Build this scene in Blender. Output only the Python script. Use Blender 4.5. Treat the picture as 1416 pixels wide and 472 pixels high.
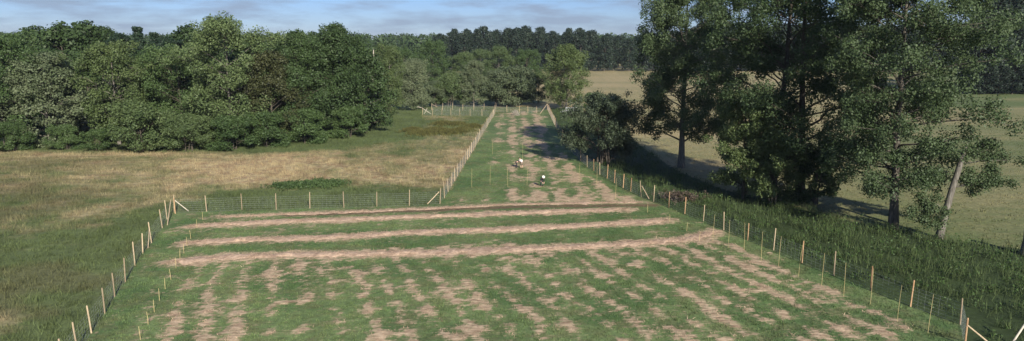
import bpy, math, random
import numpy as np
from mathutils import Vector, Matrix

for o in list(bpy.data.objects): bpy.data.objects.remove(o)
scene = bpy.context.scene
R = math.radians

# ------------------------------------------------------------------ camera
IW, IH, FPX, CAMH = 1416.0, 472.0, 944.0, 18.0
PITCH = math.atan((236.0 - 60.0) / FPX)          # horizon at row 60 of the photograph
cam_d = bpy.data.cameras.new('camera'); cam = bpy.data.objects.new('camera', cam_d)
scene.collection.objects.link(cam); scene.camera = cam
cam.location = (0, 0, CAMH); cam.rotation_euler = (math.pi / 2 - PITCH, 0, 0)
cam_d.sensor_width = 36.0; cam_d.lens = 36.0 * FPX / IW; cam_d.clip_end = 9000; cam_d.clip_start = 0.5

# ------------------------------------------------------------------ sky and sun
SUN_EL, SUN_AZ = 27.0, 22.0                      # sun behind the camera, 22 degrees to its right
sdir = Vector((math.sin(R(SUN_AZ)) * math.cos(R(SUN_EL)), -math.cos(R(SUN_AZ)) * math.cos(R(SUN_EL)), math.sin(R(SUN_EL))))
sun_d = bpy.data.lights.new('sun', 'SUN'); sun = bpy.data.objects.new('sun', sun_d)
scene.collection.objects.link(sun)
sun_d.energy = 4.8; sun_d.angle = R(0.55); sun_d.color = (1.0, 0.93, 0.82)
sun.rotation_euler = sdir.to_track_quat('Z', 'Y').to_euler(); sun.location = (60, -100, 80)

world = bpy.data.worlds.new('World'); scene.world = world; world.use_nodes = True
wn, wl = world.node_tree.nodes, world.node_tree.links
wn.clear()
w_out = wn.new('ShaderNodeOutputWorld'); w_bg = wn.new('ShaderNodeBackground')
sky = wn.new('ShaderNodeTexSky'); sky.sky_type = 'NISHITA'; sky.sun_disc = False
sky.sun_elevation = R(SUN_EL); sky.sun_rotation = R(180 - SUN_AZ)
sky.air_density = 1.0; sky.dust_density = 0.25; sky.ozone_density = 4.0
w_bg.inputs['Strength'].default_value = 0.062
tc = wn.new('ShaderNodeTexCoord'); mp = wn.new('ShaderNodeMapping'); mp.inputs['Scale'].default_value = (1.0, 1.0, 5.5)
nz = wn.new('ShaderNodeTexNoise'); nz.inputs['Scale'].default_value = 9.0; nz.inputs['Detail'].default_value = 7.0; nz.inputs['Roughness'].default_value = 0.55
rp = wn.new('ShaderNodeValToRGB'); rp.color_ramp.elements[0].position = 0.43; rp.color_ramp.elements[1].position = 0.64
rp.color_ramp.elements[1].color = (0.8, 0.8, 0.8, 1)
tint = wn.new('ShaderNodeMix'); tint.data_type = 'RGBA'; tint.blend_type = 'MULTIPLY'; tint.inputs['Factor'].default_value = 1.0
tint.inputs['B'].default_value = (0.60, 0.72, 1.10, 1)
cmix = wn.new('ShaderNodeMix'); cmix.data_type = 'RGBA'; cmix.inputs['B'].default_value = (3.0, 3.8, 5.2, 1)
wl.new(tc.outputs['Generated'], mp.inputs['Vector']); wl.new(mp.outputs['Vector'], nz.inputs['Vector'])
wl.new(nz.outputs['Fac'], rp.inputs['Fac']); wl.new(rp.outputs['Color'], cmix.inputs['Factor'])
wl.new(sky.outputs['Color'], tint.inputs['A']); wl.new(tint.outputs['Result'], cmix.inputs['A'])
wl.new(cmix.outputs['Result'], w_bg.inputs['Color']); wl.new(w_bg.outputs['Background'], w_out.inputs['Surface'])

vs = scene.view_settings
vs.view_transform = 'Standard'; vs.look = 'None'; vs.gamma = 1.0; vs.exposure = 0.70; vs.use_curve_mapping = False
scene.render.engine = 'CYCLES'

# ------------------------------------------------------------------ helpers
rng = np.random.default_rng(7)
random.seed(7)
CP, SP = math.cos(PITCH), math.sin(PITCH)

def gp(u, v):
    """ground point seen at pixel (u, v) of the photograph"""
    a, b = (u - IW / 2) / FPX, (v - IH / 2) / FPX
    dy, dz = CP - b * SP, -SP - b * CP
    k = -CAMH / dz
    return np.array((a * k, dy * k, 0.0))

def pix(x, y, z=0.0):
    """pixel of world points (arrays)"""
    yy = np.maximum(y, 8.0)
    d = yy * CP + (CAMH - z) * SP
    return IW / 2 + FPX * x / d, IH / 2 + FPX * ((CAMH - z) * CP - yy * SP) / d

def hash2(i, j, s):
    n = (i * 374761393 + j * 668265263 + s * 982451653) & 0x7fffffff
    n = ((n ^ (n >> 13)) * 1274126177) & 0x7fffffff
    return ((n ^ (n >> 16)) & 0xffff) / 65535.0

def vnoise(x, y, s=0):
    xi, yi = np.floor(x).astype(np.int64), np.floor(y).astype(np.int64)
    fx, fy = x - xi, y - yi
    fx, fy = fx * fx * (3 - 2 * fx), fy * fy * (3 - 2 * fy)
    a, b = hash2(xi, yi, s), hash2(xi + 1, yi, s)
    c, d = hash2(xi, yi + 1, s), hash2(xi + 1, yi + 1, s)
    return (a * (1 - fx) + b * fx) * (1 - fy) + (c * (1 - fx) + d * fx) * fy

def fbm(x, y, s=0, o=4):
    t, a, n = 0.0, 0.5, 0.0
    for k in range(o):
        t = t + a * vnoise(x * 2 ** k + 17.3 * k, y * 2 ** k + 5.1 * k, s + k); n += a; a *= 0.55
    return t / n

def sstep(a, b, x):
    t = np.clip((x - a) / (b - a), 0, 1)
    return t * t * (3 - 2 * t)

def inpoly(px, py, poly):
    c = np.zeros(np.shape(px), bool); n = len(poly)
    for i in range(n):
        x1, y1 = poly[i]; x2, y2 = poly[(i + 1) % n]
        if y1 == y2: continue
        c ^= ((y1 > py) != (y2 > py)) & (px < (x2 - x1) * (py - y1) / (y2 - y1) + x1)
    return c

def polydist(px, py, pts):
    """distance to an open polyline"""
    d = np.full(np.shape(px), 1e9)
    for (x1, y1), (x2, y2) in zip(pts[:-1], pts[1:]):
        ex, ey = x2 - x1, y2 - y1
        t = np.clip(((px - x1) * ex + (py - y1) * ey) / (ex * ex + ey * ey), 0, 1)
        d = np.minimum(d, np.hypot(px - x1 - t * ex, py - y1 - t * ey))
    return d

def tag(o, label=None, cat=None, group=None, kind=None):
    if label: o['label'] = label
    if cat: o['category'] = cat
    if group: o['group'] = group
    if kind: o['kind'] = kind
    return o

def link(name, data, parent=None, loc=(0, 0, 0), rot=(0, 0, 0), scale=(1, 1, 1)):
    o = bpy.data.objects.new(name, data); scene.collection.objects.link(o)
    o.location = loc; o.rotation_euler = rot; o.scale = scale
    if parent: o.parent = parent
    return o

def np_mesh(name, verts, faces, k, material, face_attrs=None, smooth=False, point_cols=None):
    """mesh from arrays; all faces have k corners"""
    verts = np.asarray(verts, np.float32).reshape(-1, 3); faces = np.asarray(faces, np.int32).reshape(-1, k)
    me = bpy.data.meshes.new(name)
    me.vertices.add(len(verts)); me.vertices.foreach_set('co', verts.ravel())
    nf = len(faces)
    me.loops.add(nf * k); me.loops.foreach_set('vertex_index', faces.ravel())
    me.polygons.add(nf)
    me.polygons.foreach_set('loop_start', np.arange(nf, dtype=np.int32) * k)
    me.polygons.foreach_set('loop_total', np.full(nf, k, np.int32))
    if smooth: me.polygons.foreach_set('use_smooth', np.ones(nf, bool))
    me.update(calc_edges=True)
    for n, a in (face_attrs or {}).items():
        a = np.asarray(a, np.float32)
        if a.ndim == 1:
            at = me.attributes.new(n, 'FLOAT', 'FACE'); at.data.foreach_set('value', a)
        else:
            at = me.attributes.new(n, 'FLOAT_COLOR', 'FACE')
            at.data.foreach_set('color', np.concatenate([a, np.ones((len(a), 1), np.float32)], 1).ravel())
    if point_cols is not None:
        at = me.attributes.new('col', 'FLOAT_COLOR', 'POINT')
        at.data.foreach_set('color', np.concatenate([point_cols, np.ones((len(point_cols), 1))], 1).astype(np.float32).ravel())
    me.materials.append(material)
    return me

class MB:
    """collects tubes and boxes into one mesh"""
    def __init__(s): s.v = []; s.f = []
    def tube(s, pts, rad, n=6, cap=True):
        pts = [Vector(p) for p in pts]
        if not hasattr(rad, '__len__'): rad = [rad] * len(pts)
        base = len(s.v)
        for i, p in enumerate(pts):
            d = (pts[min(i + 1, len(pts) - 1)] - pts[max(i - 1, 0)]).normalized()
            a = d.cross(Vector((0.13, 1, 0.07)) if abs(d.y) < 0.9 else Vector((1, 0.1, 0))).normalized(); b = d.cross(a)
            for k in range(n):
                t = 2 * math.pi * k / n
                s.v.append(tuple(p + (a * math.cos(t) + b * math.sin(t)) * rad[i]))
        for i in range(len(pts) - 1):
            for k in range(n):
                k2 = (k + 1) % n
                s.f.append((base + i * n + k, base + i * n + k2, base + (i + 1) * n + k2, base + (i + 1) * n + k))
        if cap:
            s.f.append(tuple(base + k for k in range(n))[::-1])
            s.f.append(tuple(base + (len(pts) - 1) * n + k for k in range(n)))
        return s
    def box(s, c, d, m=None):
        b = len(s.v); M = m or Matrix()
        for x in (-.5, .5):
            for y in (-.5, .5):
                for z in (-.5, .5):
                    s.v.append(tuple(M @ Vector((c[0] + x * d[0], c[1] + y * d[1], c[2] + z * d[2]))))
        s.f += [tuple(b + i for i in q) for q in ((0, 1, 3, 2), (4, 6, 7, 5), (0, 4, 5, 1), (2, 3, 7, 6), (0, 2, 6, 4), (1, 5, 7, 3))]
        return s
    def mesh(s, name, m, smooth=False):
        me = bpy.data.meshes.new(name); me.from_pydata(s.v, [], s.f); me.materials.append(m)
        if smooth:
            for p in me.polygons: p.use_smooth = True
        me.update(); return me

# ------------------------------------------------------------------ materials
def new_mat(name):
    m = bpy.data.materials.new(name); m.use_nodes = True
    b = m.node_tree.nodes['Principled BSDF']; b.inputs['Roughness'].default_value = 0.85
    b.inputs['Specular IOR Level'].default_value = 0.2
    return m, m.node_tree.nodes, m.node_tree.links, b

def noise_mat(name, c1, c2, scale=8.0, rough=0.85, bump=0.0, stretch=(1, 1, 1), detail=6):
    m, n, l, b = new_mat(name)
    t = n.new('ShaderNodeTexCoord'); mpn = n.new('ShaderNodeMapping'); mpn.inputs['Scale'].default_value = stretch
    no = n.new('ShaderNodeTexNoise'); no.inputs['Scale'].default_value = scale; no.inputs['Detail'].default_value = detail
    r = n.new('ShaderNodeValToRGB')
    r.color_ramp.elements[0].position = 0.32; r.color_ramp.elements[1].position = 0.68
    r.color_ramp.elements[0].color = (*c1, 1); r.color_ramp.elements[1].color = (*c2, 1)
    l.new(t.outputs['Object'], mpn.inputs['Vector']); l.new(mpn.outputs['Vector'], no.inputs['Vector'])
    l.new(no.outputs['Fac'], r.inputs['Fac']); l.new(r.outputs['Color'], b.inputs['Base Color'])
    b.inputs['Roughness'].default_value = rough
    if bump:
        bp = n.new('ShaderNodeBump'); bp.inputs['Strength'].default_value = bump; bp.inputs['Distance'].default_value = 0.05
        l.new(no.outputs['Fac'], bp.inputs['Height']); l.new(bp.outputs['Normal'], b.inputs['Normal'])
    return m

def leaf_mat(name, c1, c2, trans=0.28, nscale=0.25):
    """leaves: two tones of the species, varied per leaf and from branch to branch"""
    m, n, l, b = new_mat(name)
    b.inputs['Roughness'].default_value = 0.55; b.inputs['Specular IOR Level'].default_value = 0.3
    at = n.new('ShaderNodeAttribute'); at.attribute_name = 'v'
    g = n.new('ShaderNodeNewGeometry'); no = n.new('ShaderNodeTexNoise'); no.inputs['Scale'].default_value = nscale; no.inputs['Detail'].default_value = 3
    oi = n.new('ShaderNodeObjectInfo')
    ad = n.new('ShaderNodeMath'); ad.operation = 'MULTIPLY_ADD'; ad.inputs[1].default_value = 0.55
    ad2 = n.new('ShaderNodeMath'); ad2.operation = 'MULTIPLY_ADD'; ad2.inputs[1].default_value = 1.1; ad2.inputs[2].default_value = -0.42
    ad3 = n.new('ShaderNodeMath'); ad3.operation = 'MULTIPLY_ADD'; ad3.inputs[1].default_value = 0.35
    l.new(g.outputs['Position'], no.inputs['Vector'])
    l.new(no.outputs['Fac'], ad2.inputs[0]); l.new(at.outputs['Fac'], ad.inputs[0]); l.new(ad2.outputs[0], ad.inputs[2])
    l.new(oi.outputs['Random'], ad3.inputs[0]); l.new(ad.outputs[0], ad3.inputs[2])
    mx = n.new('ShaderNodeMix'); mx.data_type = 'RGBA'; mx.inputs['A'].default_value = (*c1, 1); mx.inputs['B'].default_value = (*c2, 1)
    mx.clamp_factor = True
    l.new(ad3.outputs[0], mx.inputs['Factor']); l.new(mx.outputs['Result'], b.inputs['Base Color'])
    tr = n.new('ShaderNodeBsdfTranslucent'); ms = n.new('ShaderNodeMixShader'); ms.inputs['Fac'].default_value = trans
    l.new(mx.outputs['Result'], tr.inputs['Color'])
    l.new(b.outputs['BSDF'], ms.inputs[1]); l.new(tr.outputs['BSDF'], ms.inputs[2])
    l.new(ms.outputs['Shader'], n['Material Output'].inputs['Surface'])
    return m

def attr_mat(name, noise_scale=3.0, amt=0.5, trans=0.0, bump=0.0):
    """colour from the mesh's own 'col' attribute with fine noise on top"""
    m, n, l, b = new_mat(name)
    at = n.new('ShaderNodeAttribute'); at.attribute_name = 'col'
    g = n.new('ShaderNodeNewGeometry'); no = n.new('ShaderNodeTexNoise'); no.inputs['Scale'].default_value = noise_scale; no.inputs['Detail'].default_value = 8; no.inputs['Roughness'].default_value = 0.65
    l.new(g.outputs['Position'], no.inputs['Vector'])
    mr = n.new('ShaderNodeMapRange'); mr.inputs['From Min'].default_value = 0.3; mr.inputs['From Max'].default_value = 0.7
    mr.inputs['To Min'].default_value = 1 - amt; mr.inputs['To Max'].default_value = 1 + amt
    l.new(no.outputs['Fac'], mr.inputs['Value'])
    vm = n.new('ShaderNodeVectorMath'); vm.operation = 'SCALE'
    l.new(at.outputs['Color'], vm.inputs[0]); l.new(mr.outputs['Result'], vm.inputs['Scale'])
    l.new(vm.outputs['Vector'], b.inputs['Base Color'])
    if bump:
        bp = n.new('ShaderNodeBump'); bp.inputs['Strength'].default_value = bump; bp.inputs['Distance'].default_value = 0.12
        l.new(no.outputs['Fac'], bp.inputs['Height']); l.new(bp.outputs['Normal'], b.inputs['Normal'])
    if trans:
        tr = n.new('ShaderNodeBsdfTranslucent'); ms = n.new('ShaderNodeMixShader'); ms.inputs['Fac'].default_value = trans
        l.new(vm.outputs['Vector'], tr.inputs['Color']); l.new(b.outputs['BSDF'], ms.inputs[1]); l.new(tr.outputs['BSDF'], ms.inputs[2])
        l.new(ms.outputs['Shader'], n['Material Output'].inputs['Surface'])
    return m

def ground_mat():
    '''soil and grass colour from 'col'; hay cover from 'hay', broken up into fine raked streaks'''
    m = attr_mat('ground', 2.2, 0.35, bump=0.6); n, l = m.node_tree.nodes, m.node_tree.links
    b = n['Principled BSDF']; src = b.inputs['Base Color'].links[0].from_socket
    g = n.new('ShaderNodeNewGeometry')
    def streak(rot, sc, scale, detail):
        mp_ = n.new('ShaderNodeMapping'); mp_.inputs['Rotation'].default_value = (0, 0, rot); mp_.inputs['Scale'].default_value = sc
        t = n.new('ShaderNodeTexNoise'); t.inputs['Scale'].default_value = scale; t.inputs['Detail'].default_value = detail; t.inputs['Roughness'].default_value = 0.6
        l.new(g.outputs['Position'], mp_.inputs['Vector']); l.new(mp_.outputs['Vector'], t.inputs['Vector']); return t
    s1 = streak(-0.3, (0.4, 1.5, 1), 3.6, 8); s2 = streak(0.5, (1.3, 0.5, 1), 2.6, 7)
    def math_(op, a, b_, c=None):
        q = n.new('ShaderNodeMath'); q.operation = op
        for i, v in enumerate((a, b_, c)):
            if v is None: continue
            if hasattr(v, 'is_linked'): l.new(v, q.inputs[i])
            else: q.inputs[i].default_value = v
        return q.outputs[0]
    ah = n.new('ShaderNodeAttribute'); ah.attribute_name = 'hay'
    f = math_('ADD', math_('MULTIPLY', s1.outputs['Fac'], 2.3), math_('MULTIPLY', s2.outputs['Fac'], 1.5))
    f = math_('ADD', math_('SUBTRACT', f, 1.93), ah.outputs['Fac'])
    mr = n.new('ShaderNodeMapRange'); mr.interpolation_type = 'SMOOTHSTEP'; mr.inputs['From Min'].default_value = 0.12; mr.inputs['From Max'].default_value = 0.95
    l.new(f, mr.inputs['Value'])
    has = math_('GREATER_THAN', ah.outputs['Fac'], 0.02)
    hr = n.new('ShaderNodeValToRGB'); hr.color_ramp.elements[0].position = 0.34; hr.color_ramp.elements[1].position = 0.64
    hr.color_ramp.elements[0].color = (0.22, 0.148, 0.094, 1); hr.color_ramp.elements[1].color = (0.57, 0.425, 0.285, 1)
    s3 = streak(0.1, (0.5, 1.3, 1), 2.6, 8); l.new(s3.outputs['Fac'], hr.inputs['Fac'])
    mx = n.new('ShaderNodeMix'); mx.data_type = 'RGBA'
    l.new(math_('MULTIPLY', math_('MULTIPLY', mr.outputs['Result'], has), 0.92), mx.inputs['Factor']); l.new(src, mx.inputs['A']); l.new(hr.outputs['Color'], mx.inputs['B'])
    l.new(mx.outputs['Result'], b.inputs['Base Color'])
    return m

M = {}
M['ground'] = ground_mat()
M['grass'] = attr_mat('grass', 1.3, 0.35, trans=0.25)
M['hay'] = attr_mat('hay', 4.0, 0.30, bump=0.5)
M['post'] = noise_mat('peeled_wood', (0.36, 0.27, 0.165), (0.56, 0.45, 0.30), 5, 0.8, 0.2, (4, 4, 0.7))
M['post_red'] = noise_mat('larch_wood', (0.36, 0.20, 0.10), (0.55, 0.38, 0.22), 4, 0.8, 0.2, (4, 4, 0.7))
for _k in ('post', 'post_red'):            # every post has weathered a little differently
    _n, _l = M[_k].node_tree.nodes, M[_k].node_tree.links; _b = _n['Principled BSDF']; _s = _b.inputs['Base Color'].links[0].from_socket
    _o = _n.new('ShaderNodeObjectInfo'); _m = _n.new('ShaderNodeMapRange'); _m.inputs['To Min'].default_value = 0.55; _m.inputs['To Max'].default_value = 1.1
    _v = _n.new('ShaderNodeVectorMath'); _v.operation = 'SCALE'
    _l.new(_o.outputs['Random'], _m.inputs['Value']); _l.new(_s, _v.inputs[0]); _l.new(_m.outputs['Result'], _v.inputs['Scale']); _l.new(_v.outputs['Vector'], _b.inputs['Base Color'])
M['rail'] = noise_mat('pale_sawn_wood', (0.46, 0.40, 0.31), (0.60, 0.54, 0.43), 5, 0.8)
M['wire'] = noise_mat('galvanised_wire', (0.30, 0.32, 0.32), (0.46, 0.48, 0.48), 9, 0.5)
M['cane'] = noise_mat('bamboo', (0.40, 0.32, 0.14), (0.56, 0.46, 0.24), 6, 0.6)
M['bark'] = noise_mat('grey_bark', (0.085, 0.075, 0.06), (0.20, 0.185, 0.155), 3, 0.95, 0.8, (3, 3, 0.6))
M['bark_mid'] = noise_mat('mid_bark', (0.06, 0.052, 0.042), (0.15, 0.135, 0.11), 3, 0.95, 0.8, (3, 3, 0.6))
M['bark_dark'] = noise_mat('dark_bark', (0.05, 0.042, 0.032), (0.11, 0.095, 0.075), 3, 0.95, 0.8, (3, 3, 0.6))
M['deadwood'] = noise_mat('bleached_wood', (0.27, 0.24, 0.19), (0.42, 0.38, 0.31), 3, 0.9, 0.4, (3, 3, 0.5))
LEAF = dict(
    dark=leaf_mat('leaf_dark_green', (0.024, 0.047, 0.016), (0.068, 0.110, 0.037)),
    mid=leaf_mat('leaf_mid_green', (0.034, 0.066, 0.020), (0.096, 0.150, 0.050)),
    light=leaf_mat('leaf_light_green', (0.056, 0.092, 0.032), (0.135, 0.182, 0.070)),
    olive=leaf_mat('leaf_olive', (0.060, 0.092, 0.030), (0.140, 0.185, 0.066)),
    grey=leaf_mat('leaf_grey_green', (0.064, 0.094, 0.046), (0.142, 0.172, 0.092)),
    rust=leaf_mat('leaf_brownish_green', (0.038, 0.050, 0.018), (0.088, 0.092, 0.038)),
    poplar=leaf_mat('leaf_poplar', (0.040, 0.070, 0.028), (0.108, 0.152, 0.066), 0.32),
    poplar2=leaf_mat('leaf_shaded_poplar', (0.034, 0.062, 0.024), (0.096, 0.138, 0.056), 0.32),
    sage=leaf_mat('leaf_sage', (0.085, 0.118, 0.056), (0.190, 0.220, 0.120)),
    conifer=leaf_mat('needle_blue_green', (0.010, 0.024, 0.013), (0.028, 0.052, 0.026), 0.1),
    far=leaf_mat('leaf_far_wood', (0.010, 0.022, 0.013), (0.027, 0.045, 0.025), 0.15, 0.08),
    willow=leaf_mat('leaf_grey_willow', (0.042, 0.064, 0.034), (0.105, 0.132, 0.076)),
    herb=leaf_mat('leaf_herbs', (0.032, 0.070, 0.018), (0.095, 0.150, 0.042), 0.25, 0.3),
)

# ------------------------------------------------------------------ layout read from the photograph
fl_px = [(88, 512), (107, 486), (126.5, 461), (145, 434.3), (158.6, 411), (173.4, 390), (186.6, 367.6), (197.5, 351), (209.5, 336), (224.4, 315.3), (231, 303.5), (241, 294.5)]
tr_px = [(241, 294.5), (285.8, 293.4), (334.7, 291), (382, 290), (428.5, 288.3), (475.5, 287), (521, 285.7), (566, 284.4), (608.3, 281.8), (614.7, 274)]
cl_px = [(614.7, 274), (684.3, 158)]
cr_px = [(757, 152), (771, 182), (790, 210), (803, 223), (812, 231), (821, 236), (829.4, 241.5), (839.6, 247), (849.6, 253), (861.6, 260), (872, 265), (886.4, 272)]
fr_px = [(886.4, 272), (903.6, 279), (924.6, 287.3), (946.8, 296), (972.4, 306.5), (1000.6, 318.5), (1034, 332.6), (1069.6, 346), (1109, 363.5), (1153, 382), (1204, 402), (1259, 424), (1327.5, 449), (1334, 479)]
FIELD = [tuple(gp(*p)[:2]) for p in fl_px + tr_px[1:] + cl_px[1:] + cr_px + fr_px[1:]]
FIELD += [(24.0, 18.0), (-30.0, 18.0)]
FL = [tuple(gp(*p)[:2]) for p in fl_px]; TRW = [tuple(gp(*p)[:2]) for p in tr_px]; CL = [tuple(gp(*p)[:2]) for p in cl_px]
RIGHTF = [tuple(gp(*p)[:2]) for p in cr_px + fr_px[1:]] + [(24.0, 18.0)]
# outer edge of the rank herbs between the right fence and the tree row
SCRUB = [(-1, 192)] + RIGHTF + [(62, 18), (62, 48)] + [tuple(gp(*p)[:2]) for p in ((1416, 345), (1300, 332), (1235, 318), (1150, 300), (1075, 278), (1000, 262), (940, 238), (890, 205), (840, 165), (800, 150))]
SWATH_PX = [
    [(236, 364), (300, 358), (400, 353), (480, 352), (560, 350.5), (640, 349), (708, 346.5), (780, 343), (830, 340), (900, 336), (955, 331), (990, 322)],
    [(254, 337), (330, 333), (420, 330), (490, 327), (560, 322), (640, 320), (708, 318), (800, 313), (870, 309), (926, 305)],
    [(262, 314), (330, 310.5), (400, 307), (480, 304), (560, 300.5), (640, 298), (708, 295.5), (790, 292.5), (868, 290)],
    [(300, 300.5), (360, 298.5), (440, 295.5), (520, 292.5), (560, 290), (640, 286.5), (708, 283.5), (800, 281.5), (888, 281)]]
SW = [[tuple(gp(*p)[:2]) for p in s] for s in SWATH_PX]
TRACK = [tuple(gp(*p)[:2]) for p in ((400, 298), (480, 295.5), (560, 292.2), (640, 289), (708, 286.8), (800, 285), (905, 284.5))]
A18 = R(18.0)

def zones(x, y):
    """masks over the ground: field, corridor, scrub, hay, track"""
    wx = x + 0.7 * (fbm(x * 0.8, y * 0.8, 11) - 0.5); wy = y + 0.9 * (fbm(x * 0.8, y * 0.8, 12) - 0.5)
    field = inpoly(wx, wy, FIELD)
    scrub = inpoly(wx, wy, SCRUB) & ~field
    u, v = pix(x, y)
    s = x * math.cos(A18) + y * math.sin(A18); t = -x * math.sin(A18) + y * math.cos(A18)
    corr = field & (v < 279)
    # lower field: windrow strips along the left fence's direction, broken into patches
    ws = s + 1.8 * (fbm(s * 0.2, t * 0.2, 21) - 0.5) + 0.8 * (fbm(s * 0.9, t * 0.9, 26) - 0.5)
    strip = (0.5 + 0.5 * np.cos(2 * np.pi * ws / 2.05)) ** 1.8
    n1 = fbm(s * 0.75, t * 0.62, 22); n2 = fbm(s * 1.0, t * 2.8, 23); n3 = fbm(s * 0.09, t * 0.09, 24)
    h = 0.34 * strip + 1.02 * n1 + 0.85 * n2 + 0.45 * n3 - 0.12
    low = field & (v > 352 - 0.03 * (u - 240))
    d_right = polydist(x, y, RIGHTF)
    h = h + 0.20 * sstep(9, 4, d_right) * sstep(470, 330, v) * (d_right > 2.0)
    d_left = polydist(x, y, FL)
    h = h - 0.32 * sstep(5.0, 2.0, d_left) - 0.5 * sstep(3.2, 1.2, d_right)
    hay_low = (0.34 * sstep(0.92, 1.26, h) + 0.66 * sstep(1.20, 1.50, h)) * low
    # between the cross swaths: thin leftovers
    hay_mid = sstep(0.58, 0.75, 0.6 * n1 + 0.5 * n2) * 0.55 * (field & ~low & ~corr)
    # corridor: strips along its length, denser on the right
    cs = x + 0.6 * (fbm(x * 0.3, y * 0.2, 31) - 0.5)
    cstrip = 0.5 + 0.5 * np.cos(2 * np.pi * cs / 2.9)
    ch = 0.28 * cstrip + 1.0 * fbm(x * 0.6, y * 0.30, 32) + 0.85 * fbm(x * 1.3, y * 1.2, 33) - 0.16
    uc = (u - 708 - (v - 150) * 0.22)
    ch = ch + 0.30 * sstep(-60, 10, uc) - 0.30 * sstep(-25, -75, uc) * sstep(285, 262, v) + 0.18 * sstep(262, 272, v)
    ch = ch - 0.5 * sstep(2.2, 1.0, d_right)
    hay_c = (0.4 * sstep(0.94, 1.22, ch) + 0.6 * sstep(1.14, 1.46, ch)) * corr
    hay = np.maximum(np.maximum(hay_low, hay_mid), hay_c)
    for k, pl in enumerate(SW):
        hay = np.maximum(hay, sstep(1.75, 0.55, polydist(x, y, pl) + 1.6 * (n2 - 0.5) + 1.2 * (n1 - 0.5)) * field * (0.9 if k < 3 else 0.6))
    track = sstep(1.3, 0.4, polydist(wx, wy, TRACK) + 0.5 * n2) * field
    return field, corr, scrub, hay, track, u, v

GREEN = np.array((0.072, 0.122, 0.042)); GREEN2 = np.array((0.125, 0.175, 0.066)); HAY = np.array((0.31, 0.218, 0.150)); HAY2 = np.array((0.44, 0.318, 0.226))
TAN = np.array((0.39, 0.315, 0.175)); TAN2 = np.array((0.26, 0.185, 0.11)); MEAD = np.array((0.086, 0.112, 0.042)); SOIL = np.array((0.115, 0.070, 0.046))
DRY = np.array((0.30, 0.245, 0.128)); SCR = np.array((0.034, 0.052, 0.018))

def mixc(a, b, f):
    return a * (1 - f[..., None]) + b * f[..., None]

def tan_amount(x, y, u, v):
    n = fbm(x * 0.05, y * 0.07, 41); n2 = fbm(x * 0.35, y * 0.35, 42, 3)
    band = np.exp(-((v - 236) / 34.0) ** 2) * (0.35 + 0.65 * sstep(60, 420, u))
    band = np.maximum(band, 0.8 * np.exp(-((v - 212) / 9.0) ** 2) * sstep(560, 440, u))
    a = 0.25 + 0.62 * band + 1.7 * (n - 0.5) + 1.1 * (n2 - 0.5) + 0.9 * (fbm(x * 1.0, y * 1.5, 44, 3) - 0.5)
    a = a - 0.25 * sstep(300, 60, u) * sstep(225, 280, v)
    a = a - 0.9 * np.exp(-((u - 440) / 62.0) ** 2 - ((v - 256) / 7.0) ** 2)      # dark green rank patch
    a = a - 1.0 * sstep(252, 272, v) * sstep(230, 330, u) * sstep(700, 640, u)   # lush strip behind the cross fence
    a = a - 0.9 * sstep(7.0, 2.5, polydist(x, y, FL))                            # lush strip outside the left fence
    edge = 212 - 19 * sstep(380, 600, u)
    a = a - 1.0 * sstep(edge + 3, edge - 4, v) * (u < 585)                      # green fringe along the wood
    a = np.where((v < 168) & (u < 680), a - 0.35 + 0.75 * np.exp(-((u - 620) / 40.0) ** 2 - ((v - 166) / 5.0) ** 2), a)
    a = a - 0.7 * np.exp(-((u - 606) / 42.0) ** 2 - ((v - 182) / 6.0) ** 2)      # rushes
    return np.clip(a, 0, 1)

def ground_cols(x, y):
    field, corr, scrub, hay, track, u, v = zones(x, y)
    n = fbm(x * 0.30, y * 0.30, 51); nn = fbm(x * 1.5, y * 1.5, 52, 3)
    ta = tan_amount(x, y, u, v)
    right = (x > polyx(y)) & ~field
    c = mixc(MEAD[None] * (0.75 + 0.6 * n[..., None]), mixc(TAN, TAN2, sstep(0.4, 0.65, nn)), ta)
    brown = sstep(0.50, 0.66, fbm(x * 0.11, y * 0.16, 43)) * 0.4 * sstep(330, 120, u)
    c = mixc(c, np.array((0.125, 0.098, 0.055)), brown * (~right))
    drya = np.clip(0.80 + 0.9 * (fbm(x * 0.03, y * 0.05, 61) - 0.5) + 0.8 * (fbm(x * 0.012, y * 0.11, 62) - 0.5) + 0.5 * (nn - 0.5) - 0.55 * sstep(1000, 1250, u) * sstep(120, 200, v) - 0.7 * sstep(150, 146, v + 6 * (nn - 0.5)) * sstep(1180, 1300, u), 0, 1)
    far_mown = mixc(MEAD * 1.15, DRY, drya)
    c = np.where(right[..., None], far_mown, c)
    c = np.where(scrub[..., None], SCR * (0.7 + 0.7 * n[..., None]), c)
    fc = mixc(GREEN, GREEN2, sstep(0.3, 0.7, n))
    fc = mixc(fc, np.array((0.13, 0.125, 0.060)), 0.5 * sstep(0.45, 0.7, fbm(x * 0.9, y * 1.4, 53)) )
    fc = mixc(fc, SOIL * (0.8 + 0.5 * nn[..., None]), track * 0.85)
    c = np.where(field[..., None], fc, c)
    return c, field, corr, scrub, hay, track, ta, right

RX = np.array([p[0] for p in RIGHTF]); RY = np.array([p[1] for p in RIGHTF])
_o = np.argsort(RY)
def polyx(y):
    """x of the right fence line at depth y"""
    return np.interp(y, RY[_o], RX[_o])

def hgt(x, y):
    x = np.asarray(x, float); y = np.asarray(y, float)
    near = sstep(420, 200, y)
    return (0.10 * (fbm(x * 0.12, y * 0.12, 71, 3) - 0.5) + 0.05 * (fbm(x * 0.8, y * 0.8, 72, 2) - 0.5)) * near

def hz(x, y): return float(hgt(np.array([x]), np.array([y]))[0])

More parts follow.
